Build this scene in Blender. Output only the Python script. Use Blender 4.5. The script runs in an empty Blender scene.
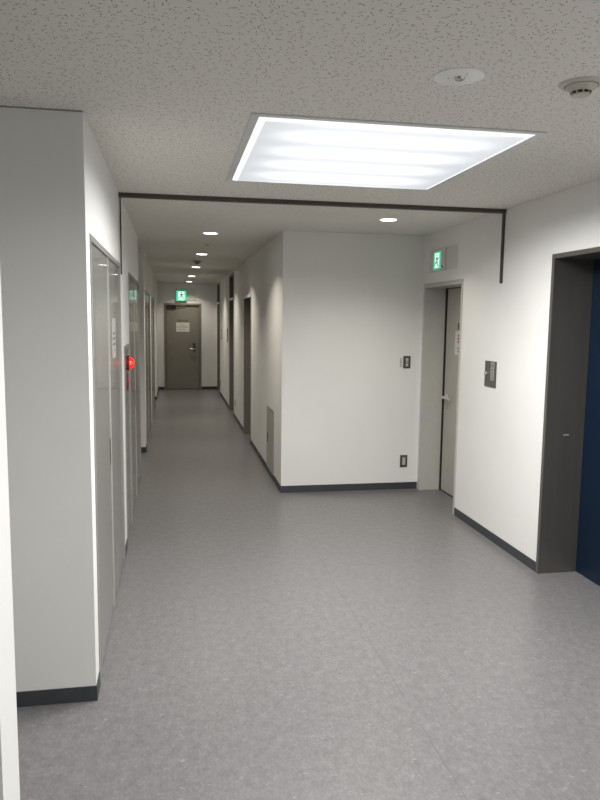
import bpy, bmesh, math, random
from mathutils import Vector, Matrix

C = bpy.context.scene.collection
SC = bpy.context.scene
PI = math.pi
random.seed(7)

# ------------------------------------------------------------------ camera
F_PX, PITCH, YAW, ROLL, EYE = 692.87, math.radians(-6.645), math.radians(10.408), math.radians(0.696), 1.682
fwd = Vector((math.sin(YAW)*math.cos(PITCH), math.cos(YAW)*math.cos(PITCH), math.sin(PITCH)))
r0 = Vector((math.cos(YAW), -math.sin(YAW), 0))
u0 = r0.cross(fwd)
right = r0*math.cos(ROLL) + u0*math.sin(ROLL)
up = -r0*math.sin(ROLL) + u0*math.cos(ROLL)
cd = bpy.data.cameras.new('camera')
cam = bpy.data.objects.new('camera', cd)
C.objects.link(cam)
cd.sensor_fit = 'VERTICAL'
cd.sensor_height = 32.0
cd.lens = F_PX/800*32.0
cd.clip_start = 0.02
m = Matrix((right, up, -fwd)).transposed().to_4x4()
m.translation = (0, 0, EYE)
cam.matrix_world = m
SC.camera = cam

# ------------------------------------------------------------------ world, exposure, lamp strengths
w = bpy.data.worlds.new('world')
SC.world = w
w.use_nodes = True
w.node_tree.nodes['Background'].inputs[0].default_value = (0.9, 0.95, 1, 1)
w.node_tree.nodes['Background'].inputs[1].default_value = 0.0
SC.view_settings.view_transform = 'Standard'
SC.view_settings.look = 'None'
SC.view_settings.gamma = 1
SC.view_settings.use_curve_mapping = False
SC.view_settings.exposure = 0.06
PANEL = 0.62         # extra glow of the tube stripes over the milky diffuser of a panel lamp
PANEL_W = (82.0, 49.0)   # watts thrown down by the panel lamps: the one in view, the one above the viewpoint
PANEL_SPREAD = 165.0      # degrees; the louvred panels throw little light sideways
DOWN_W = 10.0         # watts of each downlight's lamp
DOWN_GLOW = 9.0      # radiance of a downlight's diffuser

# ------------------------------------------------------------------ measures of the place (metres)
H = 2.5
XL, XR, XC = -0.347, 2.406, 1.02
YP, YS, YB, YE = 2.998, 4.86, 6.525, 16.532
BB = 0.068

# ------------------------------------------------------------------ materials
def new_mat(name):
    mt = bpy.data.materials.new(name)
    mt.use_nodes = True
    nt = mt.node_tree
    b = nt.nodes['Principled BSDF']
    return mt, nt, b

def setin(b, **k):
    for n, v in k.items():
        b.inputs[n.replace('_', ' ')].default_value = v

def coords(nt, scale=(1, 1, 1)):
    tc = nt.nodes.new('ShaderNodeTexCoord')
    mp = nt.nodes.new('ShaderNodeMapping')
    mp.inputs['Scale'].default_value = scale
    nt.links.new(tc.outputs['Object'], mp.inputs['Vector'])
    return mp.outputs['Vector']

def noise(nt, vec, scale, detail=3, rough=0.5):
    n = nt.nodes.new('ShaderNodeTexNoise')
    n.inputs['Scale'].default_value = scale
    n.inputs['Detail'].default_value = detail
    n.inputs['Roughness'].default_value = rough
    nt.links.new(vec, n.inputs['Vector'])
    return n.outputs['Fac']

def ramp(nt, fac, stops):
    r = nt.nodes.new('ShaderNodeValToRGB')
    els = r.color_ramp.elements
    while len(els) < len(stops):
        els.new(0.5)
    for e, (p, c) in zip(els, stops):
        e.position = p
        e.color = (*c, 1)
    nt.links.new(fac, r.inputs['Fac'])
    return r.outputs['Color']

def math_node(nt, op, a, b=None):
    n = nt.nodes.new('ShaderNodeMath')
    n.operation = op
    for i, v in enumerate((a, b)):
        if v is None:
            continue
        if isinstance(v, (int, float)):
            n.inputs[i].default_value = v
        else:
            nt.links.new(v, n.inputs[i])
    return n.outputs[0]

def bump(nt, b, h, strength, dist=0.002):
    n = nt.nodes.new('ShaderNodeBump')
    n.inputs['Strength'].default_value = strength
    n.inputs['Distance'].default_value = dist
    nt.links.new(h, n.inputs['Height'])
    nt.links.new(n.outputs['Normal'], b.inputs['Normal'])

def plain(name, col, rough=0.5, metal=0.0, var=0.06, nscale=12, spec=0.5, coat=0.0, stretch=(1, 1, 1), bmp=0.0):
    mt, nt, b = new_mat(name)
    v = coords(nt, stretch)
    f = noise(nt, v, nscale, 4)
    lo = tuple(max(0, c*(1-var)) for c in col)
    hi = tuple(min(1, c*(1+var)) for c in col)
    nt.links.new(ramp(nt, f, [(0.3, lo), (0.7, hi)]), b.inputs['Base Color'])
    setin(b, Roughness=rough, Metallic=metal)
    b.inputs['Specular IOR Level'].default_value = spec
    if coat:
        b.inputs['Coat Weight'].default_value = coat
        b.inputs['Coat Roughness'].default_value = 0.04
    if bmp:
        bump(nt, b, noise(nt, v, 260, 2), bmp, 0.001)
    return mt

def emit(name, col, strength):
    mt, nt, b = new_mat(name)
    setin(b, Roughness=0.4)
    b.inputs['Base Color'].default_value = (*[c*0.6 for c in col], 1)
    b.inputs['Emission Color'].default_value = (*col, 1)
    b.inputs['Emission Strength'].default_value = strength
    return mt

def make_wall_paper():
    mt, nt, b = new_mat('vinyl_wall_paper')
    v = coords(nt)
    big = noise(nt, v, 1.6, 4)
    nt.links.new(ramp(nt, big, [(0.3, (0.79, 0.787, 0.765)), (0.7, (0.825, 0.822, 0.80))]), b.inputs['Base Color'])
    setin(b, Roughness=0.62)
    b.inputs['Specular IOR Level'].default_value = 0.3
    bump(nt, b, noise(nt, v, 190, 3), 0.25, 0.0012)
    return mt

def make_ceiling():
    # rock wool board: short dark worm holes, each in its own direction
    mt, nt, b = new_mat('rock_wool_ceiling_board')
    tc = nt.nodes.new('ShaderNodeTexCoord')
    mask = None
    for k, (scale, thr) in enumerate(((42, 0.36), (31, 0.28))):
        mp = nt.nodes.new('ShaderNodeMapping')
        mp.inputs['Location'].default_value = (k*3.37, k*1.71, 0)
        mp.inputs['Rotation'].default_value = (0, 0, k*0.6)
        nt.links.new(tc.outputs['Object'], mp.inputs['Vector'])
        vo = nt.nodes.new('ShaderNodeTexVoronoi')
        vo.voronoi_dimensions = '2D'
        vo.inputs['Scale'].default_value = scale
        nt.links.new(mp.outputs['Vector'], vo.inputs['Vector'])
        d = nt.nodes.new('ShaderNodeVectorMath')
        d.operation = 'SUBTRACT'
        nt.links.new(mp.outputs['Vector'], d.inputs[0])
        nt.links.new(vo.outputs['Position'], d.inputs[1])
        sep = nt.nodes.new('ShaderNodeSeparateColor')
        nt.links.new(vo.outputs['Color'], sep.inputs[0])
        rot = nt.nodes.new('ShaderNodeVectorRotate')
        rot.rotation_type = 'Z_AXIS'
        nt.links.new(d.outputs[0], rot.inputs['Vector'])
        nt.links.new(math_node(nt, 'MULTIPLY', sep.outputs[0], 6.283), rot.inputs['Angle'])
        xyz = nt.nodes.new('ShaderNodeSeparateXYZ')
        nt.links.new(rot.outputs[0], xyz.inputs[0])
        # half length 3..8 mm, half width 1.6 mm
        hl = math_node(nt, 'MULTIPLY_ADD', sep.outputs[1], 0.0056)
        hl.node.inputs[2].default_value = 0.0028
        ex = math_node(nt, 'DIVIDE', xyz.outputs[0], hl)
        bend = math_node(nt, 'MULTIPLY', math_node(nt, 'MULTIPLY', xyz.outputs[0], xyz.outputs[0]), 60.0)
        ey = math_node(nt, 'DIVIDE', math_node(nt, 'ADD', xyz.outputs[1], bend), 0.00128)
        rr = math_node(nt, 'ADD', math_node(nt, 'MULTIPLY', ex, ex), math_node(nt, 'MULTIPLY', ey, ey))
        inside = math_node(nt, 'LESS_THAN', rr, 1.0)
        pick = math_node(nt, 'GREATER_THAN', sep.outputs[2], thr)
        one = math_node(nt, 'MULTIPLY', inside, pick)
        mask = one if mask is None else math_node(nt, 'MAXIMUM', mask, one)
    v = tc.outputs['Object']
    f = noise(nt, v, 90, 4, 0.6)
    base = ramp(nt, f, [(0.25, (0.755, 0.735, 0.685)), (0.75, (0.83, 0.81, 0.76))])
    mix = nt.nodes.new('ShaderNodeMix')
    mix.data_type = 'RGBA'
    nt.links.new(mask, mix.inputs['Factor'])
    nt.links.new(base, mix.inputs[6])
    mix.inputs[7].default_value = (0.19, 0.172, 0.148, 1)
    nt.links.new(mix.outputs[2], b.inputs['Base Color'])
    setin(b, Roughness=0.9)
    b.inputs['Specular IOR Level'].default_value = 0.15
    return mt

def make_floor():
    mt, nt, b = new_mat('marbled_vinyl_floor')
    big = noise(nt, coords(nt, (1.0, 0.7, 1)), 24, 5, 0.7)
    v2 = coords(nt, (1.0, 0.45, 1))
    fine = noise(nt, v2, 95, 5, 0.62)
    fl = noise(nt, coords(nt, (0.55, 1.0, 1)), 52, 3, 0.6)
    s = math_node(nt, 'ADD', math_node(nt, 'MULTIPLY', big, 0.50), math_node(nt, 'MULTIPLY', fine, 0.50))
    c = ramp(nt, s, [(0.30, (0.115, 0.110, 0.112)), (0.5, (0.168, 0.162, 0.165)), (0.70, (0.225, 0.217, 0.218))])
    mix = nt.nodes.new('ShaderNodeMix')
    mix.data_type = 'RGBA'
    nt.links.new(ramp(nt, fl, [(0.62, (0, 0, 0)), (0.70, (0.45, 0.45, 0.45))]), mix.inputs['Factor'])
    nt.links.new(c, mix.inputs[6])
    mix.inputs[7].default_value = (0.36, 0.35, 0.335, 1)
    # welded seam between two sheet widths
    tc = nt.nodes.new('ShaderNodeTexCoord')
    xyz = nt.nodes.new('ShaderNodeSeparateXYZ')
    nt.links.new(tc.outputs['Object'], xyz.inputs[0])
    d = math_node(nt, 'ABSOLUTE', math_node(nt, 'SUBTRACT', xyz.outputs[0], 1.008))
    seam = math_node(nt, 'MULTIPLY', math_node(nt, 'LESS_THAN', d, 0.0018), 0.42)
    mix2 = nt.nodes.new('ShaderNodeMix')
    mix2.data_type = 'RGBA'
    nt.links.new(seam, mix2.inputs['Factor'])
    nt.links.new(mix.outputs[2], mix2.inputs[6])
    mix2.inputs[7].default_value = (0.06, 0.06, 0.06, 1)
    nt.links.new(mix2.outputs[2], b.inputs['Base Color'])
    setin(b, Roughness=0.33)
    b.inputs['Specular IOR Level'].default_value = 0.45
    bump(nt, b, fine, 0.06, 0.001)
    return mt

def make_panel_glow():
    # diffuser of the panel lamp: four tubes glow through it as stripes (lamp-local coordinates, x along the tubes)
    mt, nt, b = new_mat('panel_lamp_diffuser')
    tc = nt.nodes.new('ShaderNodeTexCoord')
    xyz = nt.nodes.new('ShaderNodeSeparateXYZ')
    nt.links.new(tc.outputs['Object'], xyz.inputs[0])
    # stripes across y: period 0.287 m
    st = math_node(nt, 'COSINE', math_node(nt, 'MULTIPLY', math_node(nt, 'SUBTRACT', xyz.outputs[1], 0.1435), 2*PI/0.287))
    st = math_node(nt, 'MULTIPLY_ADD', st, 0.5)
    st.node.inputs[2].default_value = 0.5
    ax = math_node(nt, 'ABSOLUTE', xyz.outputs[0])
    mr = nt.nodes.new('ShaderNodeMapRange')
    mr.interpolation_type = 'SMOOTHSTEP'
    mr.inputs['From Min'].default_value = 0.25
    mr.inputs['From Max'].default_value = 0.60
    mr.inputs['To Min'].default_value = 1.0
    mr.inputs['To Max'].default_value = 0.0
    nt.links.new(ax, mr.inputs['Value'])
    lit = math_node(nt, 'MULTIPLY', st, mr.outputs['Result'])
    amb = math_node(nt, 'MULTIPLY_ADD', mr.outputs['Result'], 0.18)
    amb.node.inputs[2].default_value = 0.60
    tot = math_node(nt, 'MULTIPLY_ADD', lit, PANEL)
    nt.links.new(amb, tot.node.inputs[2])
    b.inputs['Base Color'].default_value = (0.3, 0.31, 0.32, 1)
    b.inputs['Emission Color'].default_value = (0.91, 0.945, 1.0, 1)
    nt.links.new(tot, b.inputs['Emission Strength'])
    setin(b, Roughness=0.3)
    return mt

def make_glass():
    mt, nt, b = new_mat('clear_smoke_barrier_glass')
    nt.nodes.remove(b)
    out = nt.nodes['Material Output']
    tr = nt.nodes.new('ShaderNodeBsdfTransparent')
    tr.inputs[0].default_value = (0.995, 0.997, 0.995, 1)
    gl = nt.nodes.new('ShaderNodeBsdfGlossy')
    gl.inputs['Roughness'].default_value = 0.02
    mx = nt.nodes.new('ShaderNodeMixShader')
    mx.inputs[0].default_value = 0.004
    nt.links.new(tr.outputs[0], mx.inputs[1])
    nt.links.new(gl.outputs[0], mx.inputs[2])
    nt.links.new(mx.outputs[0], out.inputs['Surface'])
    return mt

def make_lens():
    mt, nt, b = new_mat('lit_red_lens')
    b.inputs['Base Color'].default_value = (0.5, 0.01, 0.01, 1)
    setin(b, Roughness=0.15)
    b.inputs['Emission Color'].default_value = (1.0, 0.022, 0.022, 1)
    b.inputs['Emission Strength'].default_value = 1.6
    tr = nt.nodes.new('ShaderNodeBsdfTransparent')
    tr.inputs[0].default_value = (1.0, 0.25, 0.18, 1)
    mx = nt.nodes.new('ShaderNodeMixShader')
    mx.inputs[0].default_value = 0.68
    nt.links.new(tr.outputs[0], mx.inputs[1])
    nt.links.new(b.outputs[0], mx.inputs[2])
    nt.links.new(mx.outputs[0], nt.nodes['Material Output'].inputs['Surface'])
    return mt

M = dict(
    wall=make_wall_paper(), ceil=make_ceiling(), floor=make_floor(), glow=make_panel_glow(), glass=make_glass(),
    base=plain('slate_vinyl_baseboard', (0.045, 0.050, 0.058), 0.45, var=0.08),
    closet=plain('glossy_grey_paint', (0.255, 0.254, 0.238), 0.22, var=0.02, coat=0.35, nscale=3),
    closet_frame=plain('grey_painted_steel', (0.30, 0.297, 0.28), 0.3, var=0.03),
    door=plain('beige_grey_paint', (0.44, 0.425, 0.38), 0.38, var=0.05, nscale=4),
    door_dark=plain('taupe_door_paint', (0.24, 0.222, 0.188), 0.38, var=0.05, nscale=4),
    frame=plain('beige_grey_frame_paint', (0.50, 0.49, 0.45), 0.35, var=0.03),
    frame_dark=plain('taupe_frame_paint', (0.22, 0.205, 0.18), 0.4, var=0.04),
    steel=plain('dark_hairline_steel', (0.185, 0.177, 0.163), 0.36, metal=0.6, var=0.06, nscale=2, stretch=(8, 8, 0.6)),
    steel_plate=plain('dark_steel_plate', (0.12, 0.115, 0.10), 0.4, metal=0.5, var=0.06, nscale=40),
    nickel=plain('pale_nickel', (0.66, 0.64, 0.60), 0.35, metal=0.3, var=0.03),
    chrome=plain('satin_nickel', (0.62, 0.60, 0.56), 0.25, metal=0.9, var=0.03),
    lift=plain('navy_lift_door_paint', (0.0022, 0.0115, 0.030), 0.35, var=0.06, nscale=5),
    bronze=plain('bronze_aluminium', (0.085, 0.072, 0.060), 0.4, metal=0.3, var=0.08),
    black=plain('black_rubber', (0.012, 0.012, 0.012), 0.6, var=0.05),
    white=plain('white_plastic', (0.74, 0.74, 0.72), 0.4, var=0.02),
    signbox=plain('warm_white_plastic', (0.66, 0.65, 0.61), 0.45, var=0.02),
    cream=plain('cream_plastic', (0.56, 0.53, 0.46), 0.45, var=0.03),
    shadowgap=plain('dark_gap_shade', (0.022, 0.018, 0.014), 0.7, var=0.05),  # near-black colour that puts the shade into gaps and door backs
    enamel=plain('bright_enamel', (0.88, 0.88, 0.86), 0.3, var=0.01),
    rail=plain('white_enamel', (0.68, 0.69, 0.68), 0.35, var=0.02),
    paper=plain('printed_paper', (0.70, 0.69, 0.66), 0.6, var=0.02),
    ink=plain('grey_ink', (0.09, 0.088, 0.085), 0.6, var=0.05),
    redink=plain('red_ink', (0.42, 0.02, 0.05), 0.5, var=0.05),
    redplate=plain('red_enamel', (0.13, 0.004, 0.009), 0.35, var=0.05),
    label=plain('engraved_label', (0.34, 0.335, 0.31), 0.5, var=0.08, nscale=60),
    lens=make_lens(), bulb=emit('lit_red_bulb', (1.0, 0.20, 0.06), 9.0),
    rimglow=emit('lit_diffuser_rim', (0.93, 0.97, 1.0), 1.0),
    green=emit('lit_exit_green', (0.03, 0.62, 0.31), 0.95),
    exitwhite=emit('lit_exit_white', (0.72, 1.0, 0.88), 1.15),
    down=emit('downlight_diffuser', (1.0, 0.965, 0.88), DOWN_GLOW),
    indicator=emit('tiny_indicator', (1.0, 0.9, 0.7), 0.6),
)
M['figure'] = plain('exit_figure_green', (0.01, 0.24, 0.14), 0.5, var=0.03)

# ------------------------------------------------------------------ mesh helpers
def box(bm, x0, x1, y0, y1, z0, z1):
    x0, x1 = sorted((x0, x1)); y0, y1 = sorted((y0, y1)); z0, z1 = sorted((z0, z1))
    v = [bm.verts.new(p) for p in ((x0,y0,z0),(x1,y0,z0),(x1,y1,z0),(x0,y1,z0),(x0,y0,z1),(x1,y0,z1),(x1,y1,z1),(x0,y1,z1))]
    for f in ((3,2,1,0),(4,5,6,7),(0,1,5,4),(1,2,6,5),(2,3,7,6),(3,0,4,7)):
        bm.faces.new([v[i] for i in f])
    return bm

def Bx(*a):
    return box(bmesh.new(), *a)

def axis_mat(axis):
    return {'z': Matrix.Identity(3), '-z': Matrix(((1,0,0),(0,-1,0),(0,0,-1))),
            'x': Matrix(((0,0,1),(0,1,0),(-1,0,0))), '-x': Matrix(((0,0,-1),(0,1,0),(1,0,0))),
            'y': Matrix(((1,0,0),(0,0,1),(0,-1,0))), '-y': Matrix(((1,0,0),(0,0,-1),(0,1,0)))}[axis]

def lathe(bm, c, prof, axis='z', n=40):
    """prof: list of (radius, height along axis); closed with caps where the radius is zero."""
    A = axis_mat(axis)
    c = Vector(c)
    rings = []
    for r, h in prof:
        if r < 1e-6:
            rings.append([bm.verts.new(c + A @ Vector((0, 0, h)))])
        else:
            rings.append([bm.verts.new(c + A @ Vector((r*math.cos(2*PI*i/n), r*math.sin(2*PI*i/n), h))) for i in range(n)])
    for a, b in zip(rings, rings[1:]):
        for i in range(n):
            j = (i+1) % n
            if len(a) == 1 and len(b) == 1:
                continue
            if len(a) == 1:
                f = (a[0], b[i], b[j])
            elif len(b) == 1:
                f = (a[i], a[j], b[0])
            else:
                f = (a[i], a[j], b[j], b[i])
            bm.faces.new(f)
    bmesh.ops.recalc_face_normals(bm, faces=bm.faces[:])
    return bm

def tube(bm, pts, r, n=12):
    pts = [Vector(p) for p in pts]
    rings = []
    for i, p in enumerate(pts):
        t = (pts[min(i+1, len(pts)-1)] - pts[max(i-1, 0)]).normalized()
        a = t.orthogonal().normalized() if i == 0 else (prev - t*prev.dot(t)).normalized()
        prev = a
        bb = t.cross(a)
        rings.append([bm.verts.new(p + (a*math.cos(2*PI*k/n) + bb*math.sin(2*PI*k/n))*r) for k in range(n)])
    for a, b in zip(rings, rings[1:]):
        for k in range(n):
            j = (k+1) % n
            bm.faces.new((a[k], a[j], b[j], b[k]))
    bm.faces.new(rings[0][::-1]); bm.faces.new(rings[-1])
    bmesh.ops.recalc_face_normals(bm, faces=bm.faces[:])
    return bm

def poly(bm, pts, place, t=0.001):
    """pts in (u,v); place(u,v,d) gives a point, d out of the surface."""
    lo = [bm.verts.new(place(u, v, 0)) for u, v in pts]
    hi = [bm.verts.new(place(u, v, t)) for u, v in pts]
    bm.faces.new(lo[::-1]); bm.faces.new(hi)
    n = len(pts)
    for i in range(n):
        j = (i+1) % n
        bm.faces.new((lo[i], lo[j], hi[j], hi[i]))
    bmesh.ops.recalc_face_normals(bm, faces=bm.faces[:])

ORIGIN = {}
def obj(name, bm, mat, parent=None, bevel=0.0, smooth=False, kind=None, label=None):
    if parent is not None:
        o = parent
        while o.parent:
            o = o.parent
        bmesh.ops.translate(bm, verts=bm.verts[:], vec=-ORIGIN.get(o.name, Vector()))
    me = bpy.data.meshes.new(name)
    bm.to_mesh(me); bm.free()
    me.materials.append(M[mat])
    if smooth:
        for p in me.polygons:
            p.use_smooth = True
    o = bpy.data.objects.new(name, me)
    C.objects.link(o)
    if parent is not None:
        o.parent = parent
    if bevel:
        b = o.modifiers.new('edge', 'BEVEL')
        b.width = bevel; b.segments = 2; b.limit_method = 'ANGLE'
    if smooth:
        e = o.modifiers.new('split', 'EDGE_SPLIT')
        e.split_angle = math.radians(38)
    if kind: o['kind'] = kind
    if label: o['label'] = label
    return o

def tag(o, label, cat, group=None):
    o['label'] = label; o['category'] = cat
    if group: o['group'] = group
    return o

def thing(name, label, cat, loc, group=None):
    o = bpy.data.objects.new(name, None)
    o.empty_display_size = 0.1
    C.objects.link(o)
    o.location = loc
    ORIGIN[o.name] = Vector(loc)
    return tag(o, label, cat, group)

def struct(name, bm, mat, label, cat, **k):
    return tag(obj(name, bm, mat, kind='structure', **k), label, cat)

def struct_root(name, label, cat, loc):
    o = thing(name, label, cat, loc)
    o['kind'] = 'structure'
    return o

def copy_tree(o, parent=None):
    c = o.copy(); C.objects.link(c)
    if parent: c.parent = parent
    for ch in o.children:
        copy_tree(ch, c)
    return c

def pierced(bm, axis, at0, at1, u0, u1, z0, z1, holes):
    """wall slab; axis 'x': the slab spans x at0..at1 and runs along y; holes are (ua, ub, za, zb)."""
    us = sorted({u0, u1, *[h[0] for h in holes], *[h[1] for h in holes]})
    for a, b in zip(us, us[1:]):
        cut = sorted((h[2], h[3]) for h in holes if h[0] <= a + 1e-6 and h[1] >= b - 1e-6)
        z = z0
        spans = []
        for c0, c1 in cut:
            if c0 > z + 1e-6: spans.append((z, c0))
            z = c1
        if z < z1 - 1e-6: spans.append((z, z1))
        for s0, s1 in spans:
            if axis == 'x': box(bm, at0, at1, a, b, s0, s1)
            else: box(bm, a, b, at0, at1, s0, s1)
    bmesh.ops.remove_doubles(bm, verts=bm.verts[:], dist=1e-5)
    # drop the inner faces shared by two blocks
    seen = {}
    for f in bm.faces:
        seen.setdefault(tuple(sorted(v.index for v in f.verts)), []).append(f)
    bm.verts.index_update()
    seen = {}
    for f in bm.faces:
        seen.setdefault(frozenset(v.index for v in f.verts), []).append(f)
    dead = [f for fs in seen.values() if len(fs) > 1 for f in fs]
    bmesh.ops.delete(bm, geom=dead, context='FACES_ONLY')
    return bm

# ------------------------------------------------------------------ room shell
struct('floor', Bx(-2.75, 3.0, -2.75, 16.75, -0.1, 0), 'floor', 'marbled grey vinyl sheet floor of hall and corridor', 'floor')
struct('ceiling', Bx(-2.75, 3.0, -2.75, 16.75, H, H+0.1), 'ceil', 'off-white mineral board ceiling with dark worm holes', 'ceiling')

# left: pillar front, closets, hydrant, passage, far closets
C1 = (3.129, 4.84, 0.0, 2.035)
HY = (5.09, 5.70, 0.0, 1.475)
C2 = (5.742, 7.40, 0.0, 2.04)
bm = bmesh.new()
pierced(bm, 'x', XL-0.10, XL, YP, 7.46, 0, H, [C1, HY, C2])
box(bm, -1.3, XL-0.10, YP, YP+0.1, 0, H)
box(bm, -2.65, -1.3, YP, YP+0.1, 0, H)
box(bm, -1.6, XL-0.10, 7.36, 7.46, 0, H)
struct('wall_left', bm, 'wall', 'white wall block at left holding the two grey closets', 'wall')
C3 = (9.0, 10.95, 0.0, 2.03)
C4 = (11.5, 13.2, 0.0, 2.03)
bm = bmesh.new()
pierced(bm, 'x', XL-0.10, XL, 8.76, 13.32, 0, H, [C3, C4])
box(bm, -1.6, XL-0.10, 8.76, 8.86, 0, H)
box(bm, -0.95, XL-0.10, 13.22, 13.32, 0, H)
box(bm, -0.95, XL, 14.43, YE, 0, H)
box(bm, -1.05, -0.95, 13.22, 14.53, 0, H)
box(bm, -1.7, -1.6, 7.36, 8.86, 0, H)
struct('wall_left_far', bm, 'wall', 'white far part of the left corridor wall beyond the side passage', 'wall')

# right block between the corridor and the lift hall
D1 = (9.20, 10.12, 0.0, 2.0)
D2 = (11.86, 12.78, 0.0, 2.46)
D3 = (15.42, 16.36, 0.0, 2.46)
AP = (7.03, 7.545, 0.055, 0.738)
bm = bmesh.new()
pierced(bm, 'x', XC, XC+0.16, YB, YE, 0, H, [D1, D2, D3, AP])
box(bm, XC+0.16, XR+0.3, YB, YB+0.12, 0, H)
struct('wall_middle', bm, 'wall', 'white wall block that ends between the corridor and the lift hall', 'wall')
RD = (5.557, 6.487, 0.0, 2.037)
EL = (3.06, 4.165, 0.0, 2.116)
bm = bmesh.new()
pierced(bm, 'x', XR, XR+0.3, EL[1], YB, 0, H, [RD])
box(bm, XR+0.3, XR+0.4, EL[1], YB, 0, H)
struct('wall_right_far', bm, 'wall', 'white right wall between the lift and the corner door', 'wall')
struct('wall_right_near', Bx(XR, XR+0.3, -2.65, EL[0], 0, H), 'wall', 'white right wall on the near side of the lift', 'wall')
bm = Bx(XR, XR+0.3, EL[0], EL[1], EL[3], H)
struct('wall_right_lintel', bm, 'wall', 'white strip of wall over the lift opening', 'wall')
struct('wall_right_shaft', Bx(XR+0.3, XR+0.4, EL[0], EL[1], 0, H), 'wall', 'shaft wall behind the lift door', 'wall')
ED = (-0.205, 0.655, 0.0, 2.02)
bm = bmesh.new()
pierced(bm, 'y', YE, YE+0.1, XL-0.7, XC+0.4, 0, H, [ED])
box(bm, XL-0.7, XC+0.4, YE+0.1, YE+0.2, 0, H)
struct('wall_end', bm, 'wall', 'white wall closing the far end of the corridor', 'wall')
struct('wall_rear', Bx(-2.65, XR+0.3, -2.65, -2.55, 0, H), 'wall', 'white wall behind the viewpoint', 'wall')
struct('wall_side', Bx(-2.65, -2.55, -2.55, YP, 0, H), 'wall', 'white side wall left of the viewpoint', 'wall')
struct('wall_partition', Bx(-2.55, -0.454, 1.815, 2.0, 0, H), 'wall', 'bright white partition end at the left edge of the picture', 'wall')

struct('trim_1', Bx(-2.55, XL, YP-0.003, YP, H-0.006, H-0.0003), 'closet_frame', 'thin dark joint between the left wall block and the ceiling', 'trim')

# baseboards
T = 0.005
bm = Bx(-2.55, XL+T, YP-T, YP, 0, BB)
box(bm, XL, XL+T, YP, C1[0]-0.001, 0, BB)
box(bm, XL, XL+T, C1[1]+0.012, HY[0]-0.001, 0, BB)
box(bm, XL, XL+T, C2[1]+0.002, 7.46+T, 0, BB)
box(bm, -1.6, XL, 7.46, 7.46+T, 0, BB)
struct('baseboard_left', bm, 'base', 'dark slate baseboard around the left wall block', 'baseboard')
bm = Bx(-1.6, XL+T, 8.76-T, 8.76, 0, BB)
box(bm, XL, XL+T, 8.76, C3[0]-0.001, 0, BB)
box(bm, -0.95, XL+T, 14.43-T, 14.43, 0, BB)
box(bm, XL, XL+T, 14.43, YE-T, 0, BB)
box(bm, XL, XL+T, 13.21, 13.32, 0, BB)
struct('baseboard_left_far', bm, 'base', 'dark slate baseboard along the far left corridor wall', 'baseboard')
bm = Bx(XC-T, XR, YB-T, YB, 0, BB)
for a, b in ((YB, D1[0]), (D1[1], D2[0]), (D2[1], D3[0]), (D3[1], YE-T)):
    box(bm, XC-T, XC, a, b, 0, BB if a != YB else 0.054) if a != YB else None
box(bm, XC-T, XC, YB, AP[0], 0, BB); box(bm, XC-T, XC, AP[1], D1[0], 0, BB); box(bm, XC-T, XC, AP[0], AP[1], 0, 0.052)
struct('baseboard_middle', bm, 'base', 'dark slate baseboard around the middle wall block', 'baseboard')
bm = Bx(XR-T, XR, EL[1]+0.002, RD[0]-0.001, 0, BB)
box(bm, XR-T, XR, -2.55, EL[0]-0.002, 0, BB)
struct('baseboard_right', bm, 'base', 'dark slate baseboard under the right wall by the lift', 'baseboard')
bm = Bx(XL+T, ED[0]-0.002, YE-T, YE, 0, BB)
box(bm, ED[1]+0.002, XC-T, YE-T, YE, 0, BB)
struct('baseboard_end', bm, 'base', 'dark slate baseboard on the corridor end wall', 'baseboard')

# ------------------------------------------------------------------ pseudo writing: rows of short strokes, too small to read in the photo
def strokes(bm, place, u0, v0, w_, h_, n, vertical=False, seed=1, t=0.0008, bold=0.13):
    rnd = random.Random(seed)
    for i in range(n):
        if vertical:
            ch = h_/n; cu, cv, cw = u0, v0 + h_ - (i+1)*ch, w_
        else:
            cw = w_/n; cu, cv, ch = u0 + i*cw, v0, h_
        g = 0.12
        a0, a1, b0, b1 = cu+cw*g, cu+cw*(1-g), cv+ch*g, cv+ch*(1-g)
        th = min(cw, ch)*bold
        for k in range(rnd.randint(2, 3)):
            y = b0 + (b1-b0-th)*(k+rnd.random()*0.6)/3
            poly(bm, [(a0, y), (a1, y), (a1, y+th), (a0, y+th)], place, t)
        x = a0 + (a1-a0)*rnd.uniform(0.3, 0.6)
        poly(bm, [(x, b0), (x+th, b0), (x+th, b1), (x, b1)], place, t*1.3)
    return bm

def on_left(x=XL):      # surface facing +x; u runs along +y
    return lambda u, v, d: (x+d, u, v)
def on_right(x):        # surface facing -x; u runs along -y (u given as y)
    return lambda u, v, d: (x-d, u, v)
def facing(y):          # surface facing the camera (-y)
    return lambda u, v, d: (u, y-d, v)

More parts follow.
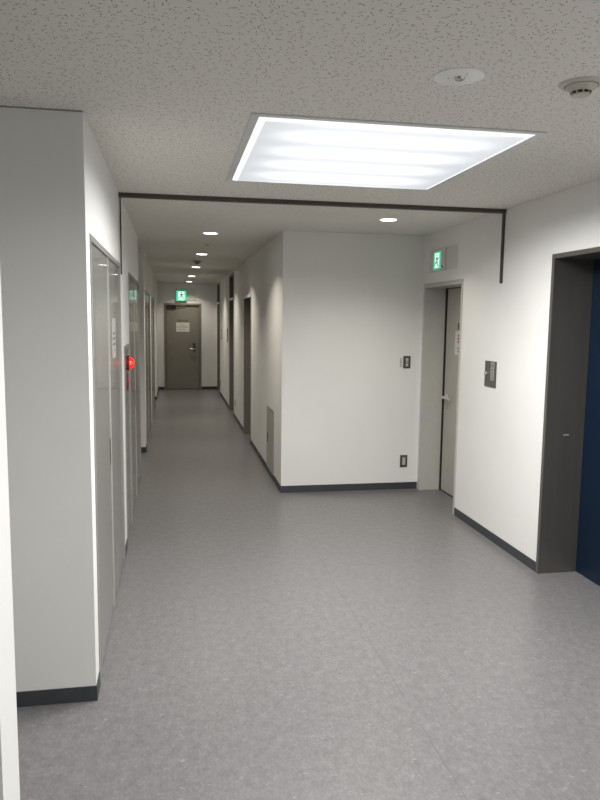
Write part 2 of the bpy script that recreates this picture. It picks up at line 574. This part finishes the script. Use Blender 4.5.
# ------------------------------------------------------------------ flush closet doors in the left wall
def closet(name, rect, label, fw=0.028, lever=True):
    y0, y1, z0, z1 = rect
    r = struct_root(name, label, 'closet door', (XL, (y0+y1)/2, 0))
    bm = Bx(XL-0.06, XL+0.005, y0, y0+fw, 0, z1)
    box(bm, XL-0.06, XL+0.005, y1-fw, y1, 0, z1)
    box(bm, XL-0.06, XL+0.005, y0+fw, y1-fw, z1-fw, z1)
    obj('door_frame', bm, 'closet_frame', r, bevel=0.0015)
    obj('back_panel', Bx(XL-0.09, XL-0.06, y0, y1, 0, z1), 'shadowgap', r)
    ym = (y0+y1)/2
    for k, (a, b) in enumerate(((y0+fw+0.003, ym-0.0025), (ym+0.0025, y1-fw-0.003))):
        lf = obj('door_leaf', Bx(XL-0.035, XL-0.003, a, b, 0.016, z1-fw-0.003), 'closet', r, bevel=0.002)
        if k == 0:
            hy = ym-0.045
            obj('flush_pull', Bx(XL-0.0045, XL-0.0005, hy-0.014, hy+0.014, 0.865, 1.01), 'steel_plate', lf, label='dark recessed flush pull')
    obj('meeting_strip', Bx(XL-0.004, XL+0.001, ym-0.006, ym+0.006, 0.008, z1-fw-0.003), 'frame', r)
    return r
closet('door_1', C1, 'tall glossy grey double closet door nearest on the left wall')
closet('door_2', C2, 'glossy grey double closet door just beyond the red alarm lamp')
closet('door_3', C3, 'grey double closet door right after the side passage on the left')
closet('door_4', C4, 'grey double closet door farthest along the left corridor wall')

# ------------------------------------------------------------------ hinged doors
def lever(r, panel, c, out, along, mat='chrome'):
    """round rose, spindle and lever; out: unit vector out of the door, along: unit vector of the lever."""
    c, out, along = Vector(c), Vector(out), Vector(along)
    ax = {(0,-1): '-y', (-1,0): '-x', (1,0): 'x'}[(int(out.x), int(out.y))]
    h = obj('door_handle', lathe(bmesh.new(), c, [(0, 0.008), (0.027, 0.008), (0.031, 0.004), (0.031, 0)], ax, 24), mat, panel, smooth=True)
    p = c + out*0.05
    obj('lever', tube(bmesh.new(), [c, c+out*0.035, p+along*0.012, p+along*0.05, p+along*0.17], 0.0125), mat, h, smooth=True)
    return h

# corner door of the right wall
r = struct_root('door_5', 'beige grey steel door in the corner below the side exit sign', 'door', (XR, 6.04, 0))
y0, y1, _, z1 = RD
bm = bmesh.new()
fw = 0.039
for a, b in ((y0, y0+fw), (y1-fw, y1)):
    box(bm, XR-0.004, XR+0.26, a, b, 0, z1)
box(bm, XR-0.004, XR+0.26, y0+fw, y1-fw, z1-fw, z1)
# raised outer lip of the frame
box(bm, XR-0.008, XR-0.004, y0, y0+0.012, 0, z1)
box(bm, XR-0.008, XR-0.004, y0+0.012, y1, z1-0.012, z1)
obj('door_frame', bm, 'frame', r, bevel=0.002)
obj('gap_shade', box(Bx(XR+0.245, XR+0.26, y0+fw, y1-fw, 0, z1-fw), XR+0.207, XR+0.245, y1-fw-0.006, y1-fw, 0, z1-fw), 'shadowgap', r, label='dark strip painted as shade in the gap around the door leaf')  # dark strip on the jamb stands in for shade in the leaf gap
lf = obj('door_leaf', Bx(XR+0.215, XR+0.245, y0+fw+0.006, y1-fw-0.032, 0.014, z1-fw-0.008), 'door', r, bevel=0.003)
lever(r, lf, (XR+0.215, 6.345, 0.945), (-1, 0, 0), (0, -1, 0), 'nickel')
obj('lock_cylinder', lathe(bmesh.new(), (XR+0.215, 6.33, 0.85), [(0, 0.006), (0.016, 0.006), (0.018, 0)], '-x', 20), 'chrome', lf)
pl = obj('name_plate', Bx(XR+0.211, XR+0.215, 6.00, 6.135, 1.605, 1.665), 'ink', lf)
for z in (0.25, 1.0, 1.75):
    obj('hinge', tube(bmesh.new(), [(XR+0.209, y0+fw+0.008, z-0.05), (XR+0.209, y0+fw+0.008, z+0.05)], 0.007), 'chrome', lf, smooth=True)

# notice on the corner door
r = thing('notice', 'white notice with red vertical lettering on the corner door', 'notice', (XR+0.2149, 6.09, 1.375))
XN = XR+0.2135
obj('sheet', Bx(XN, XN+0.0014, 5.985, 6.195, 1.365, 1.59), 'paper', r)
obj('red_lettering', strokes(bmesh.new(), on_right(XN), 6.075, 1.475, 0.065, 0.09, 3, True, 3, 0.0008, 0.26), 'redink', r)
obj('dark_lettering', strokes(bmesh.new(), on_right(XN), 6.08, 1.39, 0.055, 0.055, 2, True, 4, 0.0008, 0.2), 'ink', r)

# end door
r = struct_root('door_6', 'taupe steel door with a paper notice at the end of the corridor', 'door', (0.225, YE, 0))
x0, x1, _, z1 = ED
bm = bmesh.new()
for a, b in ((x0, x0+0.045), (x1-0.045, x1)):
    box(bm, a, b, YE-0.012, YE+0.09, 0, z1)
box(bm, x0+0.045, x1-0.045, YE-0.012, YE+0.09, z1-0.045, z1)
obj('door_frame', bm, 'frame_dark', r, bevel=0.002)
obj('gap_shade', Bx(x0+0.045, x1-0.045, YE+0.08, YE+0.09, 0, z1-0.045), 'shadowgap', r)  # near-black plate paints the shade in the slits around the leaf
lf = obj('door_leaf', Bx(x0+0.051, x1-0.051, YE+0.03, YE+0.07, 0.012, z1-0.051), 'door_dark', r, bevel=0.003)
h = obj('door_handle', Bx(0.455, 0.515, YE+0.022, YE+0.03, 0.89, 1.10), 'steel_plate', lf, bevel=0.003)
obj('knob', lathe(bmesh.new(), (0.49, YE+0.022, 1.05), [(0, 0.03), (0.016, 0.028), (0.018, 0.015), (0.012, 0)], '-y', 20), 'black', h, smooth=True)
obj('lever', tube(bmesh.new(), [(0.505, YE+0.022, 0.955), (0.505, YE-0.03, 0.955), (0.48, YE-0.035, 0.955), (0.39, YE-0.03, 0.955)], 0.013), 'chrome', h, smooth=True)
cl = obj('door_closer', Bx(-0.14, 0.07, YE-0.012, YE+0.03, 1.895, 1.945), 'black', lf, bevel=0.005, label='black overhead door closer')
obj('closer_arm', tube(bmesh.new(), [(-0.09, YE-0.014, 1.945), (0.10, YE-0.03, 1.955), (0.30, YE+0.0, 1.960)], 0.007), 'steel_plate', cl, smooth=True)
obj('room_lettering', strokes(bmesh.new(), facing(YE+0.03), 0.10, 1.59, 0.24, 0.055, 4, False, 9, 0.0015), 'ink', lf, label='dark lettering above the notice')
r = thing('notice', 'white paper notice taped to the end door of the corridor', 'notice', (0.225, YE+0.029, 1.36))
obj('sheet', Bx(0.075, 0.38, YE+0.0275, YE+0.029, 1.36, 1.57), 'paper', r)
for k, (z, a, b) in enumerate(((1.515, 0.15, 0.28), (1.475, 0.10, 0.34), (1.455, 0.10, 0.34), (1.405, 0.13, 0.32))):
    obj('printed_line', strokes(bmesh.new(), facing(YE+0.0275), a, z, b-a, 0.02, 10, False, 20+k, 0.001), 'ink', r)

# corridor doors on the right
def niche_door(name, rect, label, transom):
    y0, y1, _, z1 = rect
    r = struct_root(name, label, 'door', (XC, (y0+y1)/2, 0))
    bm = bmesh.new()
    for a, b in ((y0, y0+0.04), (y1-0.04, y1)):
        box(bm, XC-0.006, XC+0.16, a, b, 0, z1)
    box(bm, XC-0.006, XC+0.16, y0+0.04, y1-0.04, z1-0.035, z1)
    obj('door_frame', bm, 'frame_dark', r, bevel=0.002)
    ztop = z1-0.035
    if transom:
        obj('transom_bar', Bx(XC-0.012, XC+0.14, y0+0.04, y1-0.04, 2.0, 2.045), 'frame', r, bevel=0.002)
        obj('transom_panel', Bx(XC+0.07, XC+0.09, y0+0.04, y1-0.04, 2.045, ztop), 'door_dark', r)
        ztop = 2.0
    else:
        obj('lit_lip', Bx(XC-0.022, XC, y0-0.002, y1+0.002, z1-0.034, z1), 'enamel', r, bevel=0.003, label='lip over the doorway, painted pale for the light along it')  # white colour stands in for the streak of light on the door head
    lf = obj('door_leaf', Bx(XC+0.105, XC+0.14, y0+0.046, y1-0.046, 0.01, ztop-0.006), 'door_dark', r, bevel=0.003)
    lever(r, lf, (XC+0.105, y1-0.11, 0.98), (-1, 0, 0), (0, -1, 0))
    return r
niche_door('door_7', D1, 'recessed taupe door nearest on the right corridor wall', False)
niche_door('door_8', D2, 'recessed taupe door with transom panel midway on the right corridor wall', True)
niche_door('door_9', D3, 'recessed taupe door with transom panel beside the end wall', True)

# ------------------------------------------------------------------ lift entrance
r = thing('elevator_entrance', 'dark stainless lift surround with navy blue door at the right edge', 'elevator', (XR, 3.61, 0))
y0, y1, _, z1 = EL
bm = bmesh.new()
lip = 0.03
for a, b in ((y0, y0+lip), (y1-lip, y1)):
    box(bm, XR-0.006, XR+0.275, a, b, 0, z1)
box(bm, XR-0.006, XR+0.275, y0+lip, y1-lip, z1-lip, z1)
obj('jamb', bm, 'steel', r, bevel=0.002)
ym = (y0+y1)/2
obj('door_panel', Bx(XR+0.275, XR+0.298, y0+0.002, ym-0.002, 0.004, z1-0.004), 'lift', r)
obj('door_panel', Bx(XR+0.275, XR+0.298, ym+0.002, y1-0.002, 0.004, z1-0.004), 'lift', r)
obj('maker_plate', Bx(XR+0.125, XR+0.165, y1-lip-0.0015, y1-lip, 0.94, 0.947), 'nickel', r, label='small pale plate on the jamb')

# ------------------------------------------------------------------ smoke barrier across the hall
r = thing('smoke_barrier', 'clear glass smoke barrier hanging from the ceiling in a bronze rail', 'smoke barrier', ((XL+XR)/2, YS, H))
obj('glass_pane', Bx(XL+0.012, XR-0.012, YS-0.003, YS+0.003, 1.972, H-0.012), 'glass', r)
bm = Bx(XL+0.001, XR-0.001, YS-0.022, YS-0.004, H-0.028, H-0.0005)
box(bm, XL+0.001, XR-0.001, YS+0.004, YS+0.022, H-0.028, H-0.0005)
box(bm, XL+0.001, XR-0.001, YS-0.004, YS+0.004, H-0.010, H-0.0005)
obj('top_rail', bm, 'bronze', r)
for xa, xb in ((XL+0.0055, XL+0.014), (XR-0.014, XR-0.0005)):
    bm = Bx(xa, xb, YS-0.013, YS-0.004, 1.966, H-0.028)
    box(bm, xa, xb, YS+0.004, YS+0.013, 1.966, H-0.028)
    obj('side_channel', bm, 'bronze', r)

# ------------------------------------------------------------------ fire hydrant cabinet
r = thing('hydrant_cabinet', 'grey fire hydrant cabinet with glowing red lamp set in the left wall', 'fire cabinet', (XL, 5.395, 0))
y0, y1, _, z1 = HY
fw = 0.022
bm = Bx(XL-0.07, XL+0.006, y0, y0+fw, 0, z1)
box(bm, XL-0.07, XL+0.006, y1-fw, y1, 0, z1)
box(bm, XL-0.07, XL+0.006, y0+fw, y1-fw, z1-fw, z1)
obj('cabinet_frame', bm, 'closet_frame', r, bevel=0.0015)
obj('body', Bx(XL-0.095, XL-0.07, y0, y1, 0, z1), 'shadowgap', r)
up_ = obj('upper_panel', Bx(XL-0.04, XL-0.001, y0+fw+0.002, y1-fw-0.002, 1.055, z1-fw-0.002), 'closet', r, bevel=0.002)
dr = obj('door_leaf', Bx(XL-0.04, XL-0.001, y0+fw+0.002, y1-fw-0.002, 0.035, 1.049), 'closet', r, bevel=0.002)
obj('flush_pull', Bx(XL-0.003, XL+0.002, y0+0.06, y0+0.085, 0.79, 0.885), 'steel_plate', dr)
lampbase = obj('lamp_base', lathe(bmesh.new(), (XL-0.001, 5.43, 1.335), [(0, 0.020), (0.054, 0.020), (0.058, 0.016), (0.058, 0)], 'x', 36), 'redplate', r, smooth=True)
prof = [(0.046*math.cos(t), 0.019+0.036*math.sin(t)) for t in [PI/2*k/10 for k in range(10)]] + [(0, 0.055)]
obj('lamp_lens', lathe(bmesh.new(), (XL-0.001, 5.43, 1.335), prof, 'x', 36), 'lens', lampbase, smooth=True, label='glowing red domed lens')
obj('lamp_bulb', lathe(bmesh.new(), (XL+0.012, 5.43, 1.335), [(0.012, 0.002), (0.014, 0.016), (0.011, 0.026), (0, 0.031)], 'x', 20), 'bulb', lampbase, smooth=True, label='bright orange bulb inside the dome')
cb = obj('call_button_plate', lathe(bmesh.new(), (XL-0.001, 5.44, 1.195), [(0, 0.008), (0.062, 0.008), (0.071, 0.003), (0.071, 0)], 'x', 36), 'redplate', r, smooth=True)
obj('push_button', lathe(bmesh.new(), (XL+0.007, 5.44, 1.195), [(0, 0.004), (0.024, 0.004), (0.026, 0)], 'x', 24), 'redink', cb, smooth=True)

# notice on the near closet
r = thing('notice', 'faded grey notice strip with dark lines on the near closet door', 'notice', (XL-0.0025, 4.30, 1.44))
obj('sheet', Bx(XL-0.0025, XL-0.001, 4.175, 4.43, 1.44, 1.675), 'label', r)
for k, (z, a, b) in enumerate(((1.575, 4.25, 4.36), (1.545, 4.23, 4.38), (1.512, 4.22, 4.39), (1.475, 4.28, 4.33))):
    obj('printed_line', strokes(bmesh.new(), on_left(XL-0.001), a, z, b-a, 0.02, 4 if k < 3 else 1, False, 40+k), 'ink', r)

# ------------------------------------------------------------------ steel access panel low on the corridor wall
r = thing('access_panel', 'low grey steel access hatch in the corridor wall near the corner', 'access panel', (XC, 7.29, 0.055))
y0, y1, z0, z1 = AP
bm = Bx(XC-0.006, XC+0.05, y0, y0+0.02, z0, z1)
box(bm, XC-0.006, XC+0.05, y1-0.02, y1, z0, z1)
box(bm, XC-0.006, XC+0.05, y0+0.02, y1-0.02, z0, z0+0.02)
box(bm, XC-0.006, XC+0.05, y0+0.02, y1-0.02, z1-0.02, z1)
obj('hatch_frame', bm, 'closet_frame', r, bevel=0.001)
lf = obj('hatch_door', Bx(XC-0.002, XC+0.03, y0+0.022, y1-0.022, z0+0.022, z1-0.022), 'door', r, bevel=0.001)
obj('pull', Bx(XC-0.006, XC-0.002, y1-0.06, y1-0.035, 0.34, 0.44), 'black', lf)

# ------------------------------------------------------------------ exit signs (lit running-figure pictogram)
def exit_face(r, place, u0, u1, z0, z1, tw):
    """u0,u1: left and right edge as the viewer sees them, along the wall."""
    W, Hh = u1-u0, z1-z0
    P = lambda a, b: (u0+W*a, z0+Hh*b)
    bm = bmesh.new(); poly(bm, [P(0, 0), P(1, 0), P(1, 1), P(0, 1)], place, tw)
    face = obj('sign_face', bm, 'green', r, label='lit green sign face')
    up1 = lambda u, v, d: place(u, v, d+tw)
    bm = bmesh.new(); poly(bm, [P(.20, .08), P(.80, .08), P(.80, .92), P(.20, .92)], up1, 0.001)
    obj('doorway_mark', bm, 'exitwhite', face, label='lit white doorway shape')
    up2 = lambda u, v, d: place(u, v, d+tw+0.001)
    bm = bmesh.new()
    poly(bm, [P(.50+.07*math.cos(t), .80+.07*math.sin(t)) for t in [2*PI*k/14 for k in range(14)]], up2, 0.001)
    poly(bm, [P(.44, .70), P(.58, .68), P(.62, .46), P(.48, .44)], up2, 0.001)          # trunk
    poly(bm, [P(.44, .70), P(.46, .63), P(.36, .50), P(.29, .54), P(.35, .60)], up2, 0.0012)   # fore arm
    poly(bm, [P(.57, .68), P(.59, .60), P(.71, .56), P(.76, .66), P(.70, .68), P(.67, .63)], up2, 0.0014)
    poly(bm, [P(.48, .47), P(.56, .46), P(.44, .32), P(.33, .34), P(.26, .20), P(.20, .24), P(.29, .42), P(.40, .41)], up2, 0.0016)
    poly(bm, [P(.53, .46), P(.62, .47), P(.64, .30), P(.80, .16), P(.74, .10), P(.56, .26)], up2, 0.0018)
    obj('running_figure', bm, 'figure', face, label='green running figure')
    return face

r = thing('exit_sign', 'small lit green exit sign above the corridor end door', 'exit sign', (0.31, YE, 2.08))
obj('wall_box', Bx(0.065, 0.54, YE-0.012, YE, 2.085, 2.35), 'signbox', r, bevel=0.003)
obj('sign_housing', Bx(0.074, 0.320, YE-0.05, YE-0.012, 2.068, 2.312), 'frame_dark', r, bevel=0.004)
exit_face(r, facing(YE-0.05), 0.080, 0.314, 2.075, 2.305, 0.002)
obj('glint_arc', tube(bmesh.new(), [(0.33, YE-0.016, 2.15), (0.39, YE-0.016, 2.135), (0.45, YE-0.016, 2.14), (0.51, YE-0.016, 2.165)], 0.004), 'white', r, smooth=True, label='thin white arc painted as a glint on the sign box')  # white tube stands in for a curved reflection on the wall box
r = thing('exit_sign', 'lit green exit sign on the right wall above the corner door', 'exit sign', (XR, 6.02, 2.135))
obj('wall_box', Bx(XR-0.006, XR, 5.705, 6.335, 2.135, 2.335), 'signbox', r, bevel=0.002)
obj('sign_housing', Bx(XR-0.018, XR-0.006, 5.945, 6.325, 2.137, 2.333), 'signbox', r, bevel=0.003)
exit_face(r, on_right(XR-0.018), 6.205, 6.045, 2.155, 2.308, 0.003)
sw = obj('test_switch', Bx(XR-0.028, XR-0.018, 5.985, 6.015, 2.155, 2.175), 'steel_plate', r, bevel=0.002)
obj('indicator', Bx(XR-0.030, XR-0.028, 5.993, 6.002, 2.158, 2.166), 'indicator', sw)

# ------------------------------------------------------------------ wall plates
r = thing('wall_switch', 'dark framed light switch on the white wall beside the corner', 'switch', (2.263, YB, 1.22))
obj('cover_plate', Bx(2.225, 2.301, YB-0.007, YB, 1.214, 1.336), 'steel_plate', r, bevel=0.003)
for z in (1.235, 1.262, 1.289):
    b_ = obj('rocker', Bx(2.25, 2.276, YB-0.011, YB-0.007, z, z+0.024), 'label' if z == 1.262 else 'cream', r, bevel=0.001)
tag(obj('switch_label', strokes(bmesh.new(), facing(YB), 2.19, 1.228, 0.026, 0.09, 5, True, 61, 0.001), 'ink'), 'tiny vertical lettering left of the light switch', 'label')
r = thing('wall_outlet', 'dark framed power outlet low on the white wall near the corner', 'outlet', (2.26, YB, 0.222))
obj('cover_plate', Bx(2.222, 2.298, YB-0.007, YB, 0.222, 0.346), 'steel_plate', r, bevel=0.003)
s = obj('socket_face', Bx(2.245, 2.275, YB-0.010, YB-0.007, 0.248, 0.322), 'cream', r, bevel=0.001)
for z in (0.262, 0.298):
    for dx in (-0.006, 0.004):
        obj('socket_slot', Bx(2.26+dx, 2.2620+dx, YB-0.0106, YB-0.0098, z, z+0.010), 'black', s)

# key switch plate by the lift
r = thing('key_switch_plate', 'dark metal key switch plate on the right wall beside the lift', 'switch', (XR, 4.975, 1.18))
obj('cover_plate', Bx(XR-0.006, XR, 4.88, 5.072, 1.18, 1.38), 'steel_plate', r, bevel=0.002)
k = obj('key_cylinder', lathe(bmesh.new(), (XR-0.006, 5.035, 1.283), [(0, 0.016), (0.013, 0.016), (0.017, 0.006), (0.017, 0)], '-x', 24), 'chrome', r, smooth=True)
obj('key_slot', Bx(XR-0.0225, XR-0.0218, 5.033, 5.037, 1.275, 1.291), 'black', k)
l = obj('label_strip', Bx(XR-0.0072, XR-0.006, 4.905, 4.965, 1.335, 1.372), 'label', r)
l2 = obj('label_strip', Bx(XR-0.0072, XR-0.006, 4.91, 4.965, 1.235, 1.332), 'label', r)
obj('lettering', strokes(bmesh.new(), on_right(XR-0.0072), 4.91, 1.337, 0.05, 0.033, 1, True, 70), 'ink', l)
obj('lettering', strokes(bmesh.new(), on_right(XR-0.0072), 4.92, 1.238, 0.032, 0.09, 4, True, 71), 'ink', l2)

# little plates along the corridor wall
def plate(name, label, cat, y0, y1, z0, z1, mat, group=None, inner=None):
    r = thing(name, label, cat, (XC, (y0+y1)/2, z0), group)
    obj('plate', Bx(XC-0.008, XC, y0, y1, z0, z1), mat, r, bevel=0.002)
    if inner:
        obj(inner[0], Bx(XC-0.012, XC-0.008, y0+(y1-y0)*.3, y1-(y1-y0)*.3, z0+(z1-z0)*.2, z1-(z1-z0)*.2), inner[1], r)
    return r
plate('room_plate', 'thin grey room plate on the corridor wall beyond the middle door', 'sign', 13.13, 13.36, 1.24, 1.49, 'label', None, ('name_strip', 'paper'))
plate('room_plate', 'thin grey room plate on the corridor wall before the farthest door', 'sign', 14.85, 15.10, 1.24, 1.45, 'label', None, ('name_strip', 'paper'))
plate('wall_outlet', 'cream outlet low on the corridor wall before the middle door', 'outlet', 11.50, 11.58, 0.215, 0.335, 'cream', None, ('socket_face', 'label'))
plate('wall_outlet', 'cream outlet low on the corridor wall before the farthest door', 'outlet', 15.18, 15.26, 0.215, 0.335, 'cream', None, ('socket_face', 'label'))

# ------------------------------------------------------------------ ceiling lamps
def panel_lamp(label, cx, cy, watts):
    r = thing('ceiling_panel_light', label, 'ceiling light', (cx, cy, H), 'square panel lights of the hall')
    hx, hy, t = 0.6425, 0.6975, 0.034
    bm = bmesh.new()
    for a, b, c, d in ((-hx, hx, -hy, -hy+t), (-hx, hx, hy-t, hy), (-hx, -hx+t, -hy+t, hy-t), (hx-t, hx, -hy+t, hy-t)):
        box(bm, cx+a, cx+b, cy+c, cy+d, H-0.006, H-0.0003)
    obj('trim_frame', bm, 'rail', r, bevel=0.001)
    c_ = 0.028                                        # width of the bevelled rim
    rim = bmesh.new()
    loops = []
    for e, z in ((0.0, H-0.0008), (0.0, H-0.003), (c_, H-0.0125), (c_, H-0.0008)):
        ax, ay = hx-t-e, hy-t-e
        loops.append([rim.verts.new((cx+sx*ax, cy+sy*ay, z)) for sx, sy in ((-1,-1), (1,-1), (1,1), (-1,1))])
    for la, lb in zip(loops, loops[1:]+loops[:1]):
        for k in range(4):
            rim.faces.new((la[k], la[(k+1) % 4], lb[(k+1) % 4], lb[k]))
    bmesh.ops.recalc_face_normals(rim, faces=rim.faces[:])
    obj('diffuser_rim', rim, 'rimglow', r, label='bright bevelled rim of the diffuser')
    bm = Bx(cx-hx+t+c_, cx+hx-t-c_, cy-hy+t+c_, cy+hy-t-c_, H-0.0125, H-0.001)
    obj('diffuser', bm, 'glow', r, label='lit milky diffuser with tube stripes')
    ld = bpy.data.lights.new('panel_lamp', 'AREA')
    ld.shape = 'RECTANGLE'; ld.size = 2*(hx-t)-0.06; ld.size_y = 2*(hy-t)-0.06
    ld.energy = watts; ld.color = (1.0, 0.99, 0.965); ld.spread = math.radians(PANEL_SPREAD)
    lo = bpy.data.objects.new('lamp', ld)
    C.objects.link(lo); lo.parent = r; lo.location = (0, 0, -0.016)
    return r
panel_lamp('large square lit panel light in front of the smoke barrier', 0.960, 3.5675, PANEL_W[0])
panel_lamp('second square panel light cut off by the top edge above the viewpoint', 0.960, 1.012, PANEL_W[1])

def downlight():
    r = thing('downlight', '', 'ceiling light', (0, 0, 0), 'round corridor downlights')
    obj('trim_ring', lathe(bmesh.new(), (0, 0, 0), [(0.066, -0.0045), (0.070, -0.006), (0.080, -0.0045), (0.082, -0.0003)], 'z', 40), 'white', r, smooth=True)
    obj('diffuser', lathe(bmesh.new(), (0, 0, 0), [(0.066, -0.0005), (0.066, -0.0055), (0.045, -0.007), (0, -0.008)], 'z', 40), 'down', r, smooth=True)
    ld = bpy.data.lights.new('downlight_lamp', 'AREA')
    ld.shape = 'DISK'; ld.size = 0.11
    ld.energy = DOWN_W; ld.color = (1.0, 0.93, 0.80); ld.spread = math.radians(120)
    lo = bpy.data.objects.new('lamp', ld)
    C.objects.link(lo); lo.parent = r; lo.location = (0, 0, -0.016)
    return r
proto = downlight()
spots = [(1.735, 5.56, 'round downlight alone on the right in front of the white wall block'),
         (0.366, 6.88, 'nearest and largest of the round downlights down the corridor'),
         (0.374, 9.14, 'second round downlight down the corridor, before the dark detector'),
         (0.374, 11.47, 'third round downlight down the corridor, just beyond the dark detector'),
         (0.372, 13.94, 'fourth round downlight down the corridor, second from the end wall'),
         (0.372, 16.05, 'farthest and smallest round downlight, next to the end wall')]
for i, (x, y, lab) in enumerate(spots):
    o = proto if i == 0 else copy_tree(proto)
    o.location = (x, y, H)
    o['label'] = lab
    if i == 0:                               # the lone hall downlight burns weaker
        hall = o
far_lamp = o

for lamp_root, share in ((hall, 0.4), (far_lamp, 0.55)):
    for ch in lamp_root.children:
        if ch.type == 'LIGHT':
            ch.data = ch.data.copy()
            ch.data.energy = DOWN_W*share

# emergency lamp: flat round plate with a small lens
EX, EY = 0.953, 2.305
r = thing('emergency_light', 'round white emergency lamp with a small lens near the panel light', 'ceiling light', (EX, EY, H))
obj('round_plate', lathe(bmesh.new(), (EX, EY, H), [(0, -0.006), (0.074, -0.006), (0.084, -0.003), (0.085, -0.0003)], 'z', 48), 'enamel', r, smooth=True)
b_ = obj('bezel', lathe(bmesh.new(), (EX, EY, H), [(0.013, -0.006), (0.013, -0.012), (0.018, -0.013), (0.021, -0.006)], 'z', 32), 'chrome', r, smooth=True)
obj('bulb', lathe(bmesh.new(), (EX, EY, H), [(0.013, -0.0062), (0.009, -0.010), (0, -0.012)], 'z', 24), 'nickel', b_, smooth=True)
for dx, dy in ((0.012, -0.040), (-0.033, 0.010)):
    obj('pinhole', lathe(bmesh.new(), (EX+dx, EY+dy, H), [(0, -0.0068), (0.0028, -0.0066), (0.0028, -0.0055)], 'z', 14), 'ink', r)

def detector(x, y, label, s=1.0, mat='cream'):
    r = thing('smoke_detector', label, 'smoke detector', (x, y, H))
    obj('base_ring', lathe(bmesh.new(), (x, y, H), [(0.056*s, -0.004*s), (0.057*s, -0.009*s), (0.068*s, -0.008*s), (0.077*s, -0.0003)], 'z', 40), mat, r, smooth=True)
    hd = obj('sensor_head', lathe(bmesh.new(), (x, y, H), [(0.054*s, -0.004*s), (0.053*s, -0.012*s), (0.034*s, -0.028*s), (0.032*s, -0.037*s), (0.028*s, -0.041*s), (0, -0.042*s)], 'z', 40), mat, r, smooth=True)
    bm = bmesh.new()
    for k in range(10):
        a0, a1 = 2*PI*(k+0.12)/10, 2*PI*(k+0.88)/10
        q = []
        for rr_, zz in ((0.0345*s, -0.0285*s), (0.0330*s, -0.0365*s)):
            q.append([bm.verts.new((x+rr_*math.cos(a0+(a1-a0)*j/4), y+rr_*math.sin(a0+(a1-a0)*j/4), H+zz)) for j in range(5)])
        for j in range(4):
            bm.faces.new((q[0][j], q[0][j+1], q[1][j+1], q[1][j]))
    obj('vent_slots', bm, 'black', hd, label='dark vent slots around the head')
    return r
detector(1.392, 2.285, 'cream smoke detector on the ceiling near the top right corner')
detector(0.352, 10.27, 'dark smoke detector between the second and third corridor downlights', 1.0, 'frame_dark')
r = thing('ceiling_speaker', 'faint round ceiling cover between the first and second corridor downlights', 'ceiling cover', (0.385, 7.95, H))
obj('cover', lathe(bmesh.new(), (0.385, 7.95, H), [(0, -0.006), (0.065, -0.006), (0.075, -0.0003)], 'z', 40), 'rail', r, smooth=True)
obj('centre_cap', lathe(bmesh.new(), (0.385, 7.95, H), [(0, -0.014), (0.018, -0.013), (0.024, -0.006)], 'z', 24), 'label', r, smooth=True)
